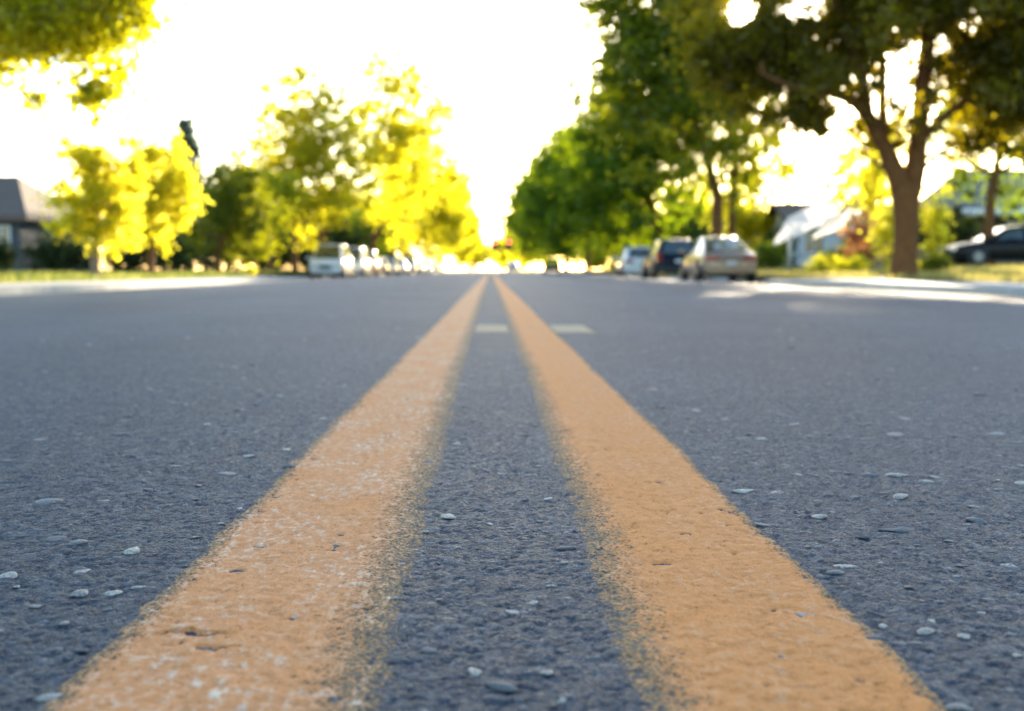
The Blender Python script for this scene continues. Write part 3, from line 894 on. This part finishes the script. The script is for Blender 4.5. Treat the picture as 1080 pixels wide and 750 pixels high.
shrub('tall green bush at the left corner of the white house', 15.2, 64.5, 1.0, .8, 2.3, 'leaf_dark', 142, 40, .36, 90, .15)
shrub('tall dark hedge clump behind the black car and tree trunk', 18.3, 50.0, 1.5, 1.0, 2.7, 'leaf_dark', 139, 70, .36, 110, .14)
shrub('pale dry bush at the right foot of the big trunk', 11.6, 32.0, .42, .4, .6, 'leaf_olive', 140, 22, .16, 70, .08)
for i, (x, y) in enumerate(((9.6, 64.0), (10.6, 78.0), (10.2, 100.0), (10.4, 128.0))):
    shrub(['yellow leaved shrub on the verge behind the white car, nearest of four', 'yellow leaved verge shrub second along from the white car',
           'yellow leaved verge shrub third along from the white car', 'yellow leaved verge shrub farthest, beside the black vehicle'][i],
          x + .8, y, .9, .8, 1.1 + .012 * y, 'leaf_gold', 150 + i, 30, .004 * y + .15, 70, .0024 * y, 'yellow shrubs along the right verge')

# ------------------------------------------------------------------ houses
def window(parent, x, y, z, ww, hh, glassmat='window_glass', axis='y'):
    f = MB()
    t = .07
    f.box(x - ww / 2, x + ww / 2, y - .03, y + .05, z, z + t).box(x - ww / 2, x + ww / 2, y - .03, y + .05, z + hh - t, z + hh)
    f.box(x - ww / 2, x - ww / 2 + t, y - .028, y + .05, z + t, z + hh - t).box(x + ww / 2 - t, x + ww / 2, y - .028, y + .05, z + t, z + hh - t)
    f.box(x - .02, x + .02, y - .02, y + .05, z + t, z + hh - t)
    fo = f.build('window', M['trim'], parent)
    MB().box(x - ww / 2 + t, x + ww / 2 - t, y + .0, y + .03, z + t, z + hh - t).build('pane', M[glassmat], fo)
    MB().box(x - ww / 2 - .06, x + ww / 2 + .06, y - .09, y + .04, z - .07, z - .002).build('sill', M['trim'], fo)

def house(label, x, y, ww, dd, eave, ridge, wall, roof, hip=0.0, wins=(), door=None, name='house', over=.45, fascia='trim'):
    z0 = float(lawn_z(np.array(x), np.array(y))) - .1
    t = thing(name, label, 'house', (x, y, z0))
    MB().box(-ww / 2, ww / 2, 0, dd, 0, eave).build('wall', M[wall], t)
    a, b = ww / 2 + over, -over
    c = dd + over
    e = eave - .05
    my = dd / 2
    rx = a - hip
    V_ = [(-a, b, e), (a, b, e), (a, c, e), (-a, c, e), (-rx, my, ridge), (rx, my, ridge)]
    rf = mesh_obj('roof', V_ + [(v[0], v[1], v[2] + .16) for v in V_],
                  [(6, 7, 11, 10), (8, 9, 10, 11), (0, 4, 5, 1), (2, 5, 4, 3)] + ([(7, 8, 11), (9, 6, 10), (1, 5, 2), (3, 4, 0)] if hip else [(1, 7, 11, 5), (2, 5, 11, 8), (0, 4, 10, 6), (3, 9, 10, 4)]) + [
                   (0, 1, 7, 6), (2, 3, 9, 8)] + ([(1, 2, 8, 7), (3, 0, 6, 9)] if hip else []), M[roof], t)
    if not hip:
        for s in (-1, 1):
            MB().prism([(s * ww / 2, .0, eave), (s * ww / 2, dd, eave), (s * ww / 2, my, ridge - .12)], (-s * .15, 0, 0)).build('gable', M[wall], t)
    MB().box(-a, a, b - .03, b - .005, e - .06, e + .17).build('fascia', M[fascia], t)
    for (wx, wz, w_, h2) in wins:
        window(t, wx, -.03, wz, w_, h2)
    if door is not None:
        d = MB().box(door - .48, door + .48, -.06, .02, .12, 2.2).build('door', M['door_paint'], t)
        MB().box(door + .36, door + .42, -.13, -.062, 1.1, 1.16).build('handle', M['chrome'], d)
    ch = MB().box(ww * .18, ww * .18 + .6, my + .3, my + .9, ridge - .9, ridge + .7).build('chimney', M['house_tan'], rf)
    return t

house('grey house with a brown hip roof at the left edge', -26.6, 52.0, 14.0, 9.0, 2.35, 4.3, 'house_grey', 'roof_brown', 2.2,
      wins=((6.2, .75, .8, 1.35), (4.6, .75, 1.0, 1.35), (0, .8, 1.6, 1.3)), door=2.6, fascia='door_paint')
hw = house('white house with a porch, seen behind the awning', 20.0, 68.0, 6.4, 7.0, 2.4, 3.7, 'house_white', 'roof_brown', 0.0,
           wins=((-2.1, .9, 1.1, 1.2), (2.1, .9, 1.1, 1.2)), door=.2)
hd = house('dark grey porch house behind the black car, at the right edge', 28.0, 58.0, 11.0, 8.0, 2.7, 4.8, 'house_grey', 'roof_grey', 1.5,
           wins=((-3.0, .9, 1.4, 1.4), (1.0, .9, 1.4, 1.4)), door=-1.0)
pd = MB().box(-5.6, 5.6, -2.3, .0, 2.45, 2.6).build('porch_roof', M['trim'], hd)
for xx in (-5.3, -2.9, -.4, 2.4):
    MB().box(xx - .13, xx + .13, -2.2, -1.94, 0, 2.45).build('porch_post', M['trim'], hd)
MB().box(-5.6, 5.6, -2.3, 0, -.2, .08).build('porch_floor', M['concrete'], hd)
house('tan house glimpsed through the trees beyond the white house', 20.5, 92.0, 9.0, 8.0, 2.6, 4.4, 'house_tan', 'roof_brown', 1.5,
      wins=((-2.5, .9, 1.2, 1.3), (2.0, .9, 1.2, 1.3)), door=0)

# sloping white awning on posts in front of the white house
def awning():
    x, y = 14.3, 55.0
    z0 = float(lawn_z(np.array(x), np.array(y)))
    t = thing('awning', 'sloping white canvas awning on white posts before the white house', 'awning', (x, y, z0))
    rg = np.random.default_rng(5)
    def panel(name, x0, x1, zl, zr, y0, y1, dz):
        nx, ny = 13, 9
        A, B = np.meshgrid(np.linspace(0, 1, nx), np.linspace(0, 1, ny))
        a, b = A.ravel(), B.ravel()
        z = zl + (zr - zl) * a + dz * b - .06 * np.sin(a * math.pi) * np.sin(b * math.pi)
        V_ = np.stack([x0 + (x1 - x0) * a, y0 + (y1 - y0) * b, z], -1)
        return mesh_obj(name, V_, grid_faces(ny, nx), M['canvas'], t, True)
    panel('canopy', -1.3, 1.65, 2.3, 3.7, -1.2, 2.0, -1.25)
    panel('canopy', .2, 2.05, 2.25, 2.95, -1.6, .4, -.85)
    for px, py, hz in ((-1.15, -1.1, 2.1), (-.55, 1.7, 1.65), (1.5, -1.1, 3.45), (1.9, .3, 2.4)):
        MB().tube([(px, py, 0), (px, py, hz)], [.05, .05], 8).build('post', M['trim'], t, True)
awning()

# low wooden fence right of the big trunk
def fence():
    x, y = 16.0, 47.0
    z0 = float(lawn_z(np.array(x), np.array(y)))
    t = thing('fence', 'low brown wooden fence between the big trunk and the black car', 'fence', (x, y, z0))
    b = MB()
    for i in range(24):
        b.box(-1.3 + i * .15, -1.3 + i * .15 + .13, 0, .025, .04, .78 + .03 * math.sin(i * 2.1))
    b.build('boards', M['fence_wood'], t)
    MB().box(-1.3, 2.3, .03, .08, .2, .28).build('rail', M['fence_wood'], t)
    MB().box(-1.3, 2.3, .03, .08, .55, .63).build('rail', M['fence_wood'], t)
    for xx in (-1.3, .5, 2.25):
        MB().box(xx, xx + .1, .083, .18, -.2, .9).build('post', M['fence_wood'], t)
fence()

# driveway under the black car
def driveway():
    ys_ = np.linspace(42.6, 46.0, 8)
    xs_ = np.linspace(8.55, 30, 40)
    A, B = np.meshgrid(xs_, ys_); a, b = A.ravel(), B.ravel()
    z = lawn_profile(a) + .045
    o = mesh_obj('driveway', np.stack([a, b, z], -1), grid_faces(8, 40), M['concrete'], None, True); tag(o, kind='structure')
driveway()

# ------------------------------------------------------------------ cars
CARS = {
    # stations: (y, z of hood/belt/boot line, half width factor);  cabin: y of windscreen base, screen top, rear top, rear base; roof height
    'sedan': dict(L=4.75, W=1.78, belt=[(-2.37, .62, .80), (-2.28, .84, .90), (-2.0, .93, .95), (-1.3, .95, 1), (-.3, .92, 1), (.9, .90, 1), (1.5, .84, .97), (2.0, .76, .92), (2.27, .66, .84), (2.37, .5, .74)],
                  cab=(1.15, .25, -.75, -1.85), roof=1.41, zb=.20),
    'suv': dict(L=4.6, W=1.84, belt=[(-2.3, .70, .86), (-2.24, 1.02, .94), (-1.9, 1.07, .98), (-1.0, 1.07, 1), (.1, 1.05, 1), (.95, 1.03, 1), (1.5, 1.0, .98), (2.0, .95, .94), (2.22, .86, .88), (2.3, .62, .80)],
                cab=(1.05, .35, -1.85, -2.2), roof=1.72, zb=.26),
    'hatch': dict(L=4.2, W=1.74, belt=[(-2.1, .62, .84), (-2.03, .90, .93), (-1.7, .96, .97), (-.9, .96, 1), (.1, .93, 1), (.9, .91, 1), (1.4, .86, .97), (1.85, .77, .91), (2.04, .66, .84), (2.1, .5, .75)],
                  cab=(1.2, .3, -1.45, -1.95), roof=1.47, zb=.2),
    'van': dict(L=4.9, W=1.92, belt=[(-2.45, .70, .90), (-2.4, 1.05, .96), (-2.0, 1.10, .99), (-1.0, 1.10, 1), (.3, 1.08, 1), (1.3, 1.04, 1), (1.8, .98, .97), (2.2, .86, .92), (2.38, .72, .86), (2.45, .52, .78)],
                cab=(1.75, .85, -2.05, -2.35), roof=1.80, zb=.22),
}
def lerp(a, b, t): return a + (b - a) * t
def car(kind, label, x, y, z, rzv, paint, group=None, wet=0):
    k = CARS[kind]
    hw_ = k['W'] / 2
    t = thing('parked_car', label, 'car', (x, y, z), rzv, group)
    # lower body loft
    V_, F_ = [], []
    zb = k['zb']
    for (py, zt, wf) in k['belt']:
        w_ = hw_ * wf
        zm = lerp(zb, zt, .55)
        sec = [(0, zb), (w_ * .80, zb), (w_ * .95, zb + .07), (w_ * .99, lerp(zb, zm, .5)), (w_, zm), (w_ * .985, lerp(zm, zt, .6)), (w_ * .93, zt - .03), (w_ * .82, zt), (w_ * .4, zt + .02), (0, zt + .025)]
        ring = sec + [(-a, b) for a, b in sec[-2:0:-1]]
        V_ += [(a, py, b) for a, b in ring]
    n = len(ring)
    for i in range(len(k['belt']) - 1):
        for j in range(n):
            F_.append((i * n + j, i * n + (j + 1) % n, (i + 1) * n + (j + 1) % n, (i + 1) * n + j))
    F_.append(tuple(range(n))); F_.append(tuple((len(k['belt']) - 1) * n + j for j in range(n))[::-1])
    b = MB(); b.add(V_, F_)
    b.build('body', paint, t, True, 0, 1)
    # cabin
    y0, y1, y2, y3 = k['cab']
    zr = k['roof']
    def belt_at(yv):
        B = k['belt']
        for (a, b_) in zip(B[:-1], B[1:]):
            if a[0] <= yv <= b_[0]:
                return lerp(a[1], b_[1], (yv - a[0]) / (b_[0] - a[0]))
        return B[0][1]
    zA, zD = belt_at(y0) - .02, belt_at(y3) - .02
    wb, wt = hw_ * .93, hw_ * (.61 if kind == 'sedan' else .70)
    ym = (y1 + y2) / 2
    rings = [(y0, zA, wb * .90, wb * .9, zA), (y1, zr - .03, wb, wt, belt_at(y1) - .03), (ym, zr, wb, wt * 1.02, belt_at(ym) - .03),
             (y2, zr - .04, wb, wt * .97, belt_at(y2) - .03), (y3, zD, wb * .90, wb * .88, zD)]
    V_, F_ = [], []
    A = [(-wb * .90, y0, zA), (wb * .90, y0, zA)]
    # explicit corner points
    P = {}
    for nm, yv, zz, ww_ in (('A', y0, zA, wb * .9), ('B', y1, zr - .035, wt), ('M', ym, zr, wt * 1.02), ('C', y2, zr - .045, wt * .97), ('D', y3, zD, wb * .88)):
        P[nm + '+'] = Vector((ww_, yv, zz)); P[nm + '-'] = Vector((-ww_, yv, zz)); P[nm + '0'] = Vector((0, yv, zz + (.035 if nm in 'BMC' else .03)))
    for nm, yv in (('b', y1), ('m', ym), ('c', y2)):
        zz = belt_at(yv) - .03
        P[nm + '+'] = Vector((wb, yv, zz)); P[nm + '-'] = Vector((-wb, yv, zz))
    names = list(P); idx = {q: i for i, q in enumerate(names)}
    fs = [('A-', 'A0', 'B0', 'B-'), ('A0', 'A+', 'B+', 'B0'), ('B-', 'B0', 'M0', 'M-'), ('B0', 'B+', 'M+', 'M0'), ('M-', 'M0', 'C0', 'C-'), ('M0', 'M+', 'C+', 'C0'),
          ('C-', 'C0', 'D0', 'D-'), ('C0', 'C+', 'D+', 'D0'),
          ('A+', 'b+', 'B+'), ('b+', 'm+', 'M+', 'B+'), ('m+', 'c+', 'C+', 'M+'), ('c+', 'D+', 'C+'),
          ('A-', 'B-', 'b-'), ('b-', 'B-', 'M-', 'm-'), ('m-', 'M-', 'C-', 'c-'), ('c-', 'C-', 'D-')]
    cb = MB(); cb.add([P[q] for q in names], [tuple(idx[q] for q in f) for f in fs])
    cb.build('cabin', paint, t, False, .05)
    def panel(name, q, ins, mat=M['glass'], out=.007):
        q = [Vector(v) for v in q]
        nrm = (q[1] - q[0]).cross(q[-1] - q[0]).normalized()
        c = sum(q, Vector()) / len(q)
        ctr = Vector((0, ym, (zr + zA) / 2 - .2))
        if nrm.dot(c - ctr) < 0: nrm = -nrm
        m_ = []
        for v in q:
            d = c - v
            m_.append(v + d.normalized() * min(ins * 1.3, d.length * .5) + nrm * out)
        p_ = MB(); p_.prism([v - nrm * .012 for v in m_], nrm * .012)
        return p_.build(name, mat, t)
    panel('windshield', [P['A-'], P['A+'], P['B+'], P['B-']], .10, out=.045)
    panel('rear_window', [P['C-'], P['C+'], P['D+'], P['D-']], .12, out=.045)
    for s in '+-':
        panel('side_window', [P['A' + s] * .8 + P['b' + s] * .2, P['b' + s], P['m' + s], P['M' + s], P['B' + s]], .075, out=.010)
        panel('side_window', [P['m' + s], P['c' + s], P['D' + s] * .6 + P['c' + s] * .4, P['C' + s], P['M' + s]], .075, out=.010)
    # wheels
    wr = .32 if kind in ('sedan', 'hatch') else .36
    for sx in (-1, 1):
        for wy in (k['L'] * .31, -k['L'] * .30):
            ring_p = []
            def cyl(x0, x1, r0, r1, seg=24):
                m2 = MB(); m2.tube([(x0, wy, wr), (x0 + (x1 - x0) * .2, wy, wr), (x1 - (x1 - x0) * .2, wy, wr), (x1, wy, wr)], [r0 * .93, r0, r1, r1 * .93], seg); return m2
            ar = cyl(sx * (hw_ * .80), sx * (hw_ + .004), wr + .055, wr + .055); ar.build('wheel_arch', M['dark_plastic'], t, True)
            wh = cyl(sx * (hw_ * .84), sx * (hw_ + .018), wr, wr).build('wheel', M['tyre'], t, True)
            rm = cyl(sx * (hw_ * .9), sx * (hw_ + .026), wr * .62, wr * .60, 20)
            rm.build('rim', M['rim'], wh, False, .01)
    yb, yf_ = k['belt'][0][0], k['belt'][-1][0]
    zl = k['belt'][1][1]
    for sx in (-1, 1):
        if kind in ('suv', 'van'):
            MB().box(sx * hw_ * .72, sx * hw_ * .93, yb - .035, yb + .12, zl - .26, zl + .12).build('tail_light', M['lamp_red'], t, False, .02)
        else:
            MB().box(sx * hw_ * .42, sx * hw_ * .90, yb - .03, yb + .14, zl - .20, zl - .06).build('tail_light', M['lamp_red'], t, False, .02)
        zf = k['belt'][-2][1]
        MB().box(sx * hw_ * .45, sx * hw_ * .82, yf_ - .18, yf_ + .012, zf - .14, zf + .0).build('headlight', M['lamp_clear'], t, False, .02)
        MB().box(sx * hw_ * .96, sx * (hw_ + .17), y0 - .30, y0 - .18, belt_at(y0) + .02, belt_at(y0) + .15).build('mirror', paint, t, False, .03)
    MB().box(-hw_ * .86, hw_ * .86, yb - .07, yb + .12, zb + .06, zb + .28).build('rear_bumper', paint if kind != 'suv' else M['dark_plastic'], t, False, .04)
    MB().box(-hw_ * .78, hw_ * .78, yf_ - .14, yf_ + .06, zb + .02, zb + .24).build('front_bumper', paint if kind != 'suv' else M['dark_plastic'], t, False, .04)
    MB().box(-hw_ * .34, hw_ * .34, yf_ - .12, yf_ + .02, zb + .26, k['belt'][-2][1] - .04).build('grille', M['dark_plastic'], t, False, .01)
    MB().box(-.16, .16, yb - .082, yb - .05, zl - .30 if kind != 'sedan' else zb + .31, zl - .17 if kind != 'sedan' else zb + .43).build('license_plate', M['plate'], t)
    return t

PT = {}
def paint(n, c, metal=.2):
    if n not in PT: PT[n] = carpaint('paint_' + n, c, metal, .06 if max(c) < .05 else .35)
    return PT[n]
tan_p = paint('tan', (.30, .19, .12), .3)
white_p = paint('white', (.74, .73, .70), 0)
silver_p = paint('silver', (.48, .49, .50), .5)
navy_p = paint('navy', (.010, .012, .019), .1)
black_p = paint('black', (.005, .005, .006), 0)
beige_p = paint('beige', (.55, .50, .42), .2)
cream_p = paint('cream', (.66, .62, .54), 0)
grey_p = paint('grey', (.12, .12, .125), .4)
rust_p = paint('rust', (.22, .07, .04), .2)

GCR, GCL = 'cars parked along the right kerb', 'cars parked along the left kerb'
zR, zL = rz(7.15), rz(-8.6)
car('sedan', 'tan and silver sedan parked tail first, nearest on the right', 7.28, 37.2 + 2.37, zR, 0, tan_p, GCR)
car('suv', 'dark navy vehicle parked just ahead of the tan sedan', 7.15, 46.6 + 2.3, zR, 0, navy_p, GCR).scale = (1, 1, .9)
car('hatch', 'small white car parked ahead of the dark navy vehicle', 7.1, 58.0 + 2.1, zR, 0, white_p, GCR)
car('suv', 'black vehicle parked alone far down the right kerb', 7.1, 142.0, zR, 0, black_p, GCR)
car('van', 'white van with sun on its side, nearest on the left', -8.66, 65.0 + 2.45, zL, math.pi, white_p, GCL)
car('van', 'cream van parked directly behind the nearest white van', -8.45, 73.4 + 2.4, zL, math.pi, cream_p, GCL)
car('suv', 'black car parked third along the left kerb', -8.35, 82.5, zL, math.pi, black_p, GCL)
more = [('sedan', 94.0, rust_p, 'rust red car parked fourth along the left kerb'),
        ('hatch', 104.0, white_p, 'white car parked fifth along the left kerb'),
        ('sedan', 117.0, silver_p, 'silver car parked sixth along the left kerb'),
        ('suv', 131.0, white_p, 'white car parked seventh along the left kerb'),
        ('sedan', 147.0, beige_p, 'beige car parked eighth along the left kerb, beyond the white ones'),
        ('hatch', 166.0, silver_p, 'silver car parked ninth along the left kerb'),
        ('suv', 190.0, white_p, 'white car farthest along the left kerb')]
for kd, yy, pp, lb in more:
    car(kd, lb, -8.6, yy, zL, math.pi, pp, GCL)
car('sedan', 'silver car driving far ahead in the right lane', 3.3, 178.0, rz(3.3), 0, silver_p)
car('sedan', 'black car parked across the driveway at the right edge', 18.75, 44.3, float(lawn_profile(18.7)) + .045, math.pi / 2, black_p)

# ------------------------------------------------------------------ traffic signals at the far crossing
def signal():
    t = thing('traffic_signal', 'mast arm traffic signal showing two red lamps over the far crossing', 'traffic light', (9.3, 185.0, -.1))
    p = MB(); p.tube([(0, 0, 0), (0, 0, 3.0), (0, 0, 5.6)], [.14, .12, .1], 10); p.build('pole', M['pole_steel'], t, True)
    p = MB(); p.tube([(0, 0, 5.2), (-3.5, 0, 5.35), (-9.0, 0, 5.2)], [.09, .075, .05], 8); p.build('mast_arm', M['pole_steel'], t, True)
    for xx in (-8.6, -6.5):
        hd_ = MB().box(xx - .2, xx + .2, -.16, .16, 3.55, 4.75).box(xx - .55, xx + .55, .162, .19, 3.25, 5.05).box(xx - .03, xx + .03, -.03, .03, 4.752, 5.25).build('signal_head', M['signal_body'], t, False, .03)
        for zz, on in ((4.48, 1), (4.12, 0), (3.78, 0)):
            q = MB(); q.tube([(xx, -.158, zz), (xx, -.20, zz)], [.17, .16], 16)
            q.build('lamp', M['signal_red'] if on else M['dark_plastic'], hd_)
signal()
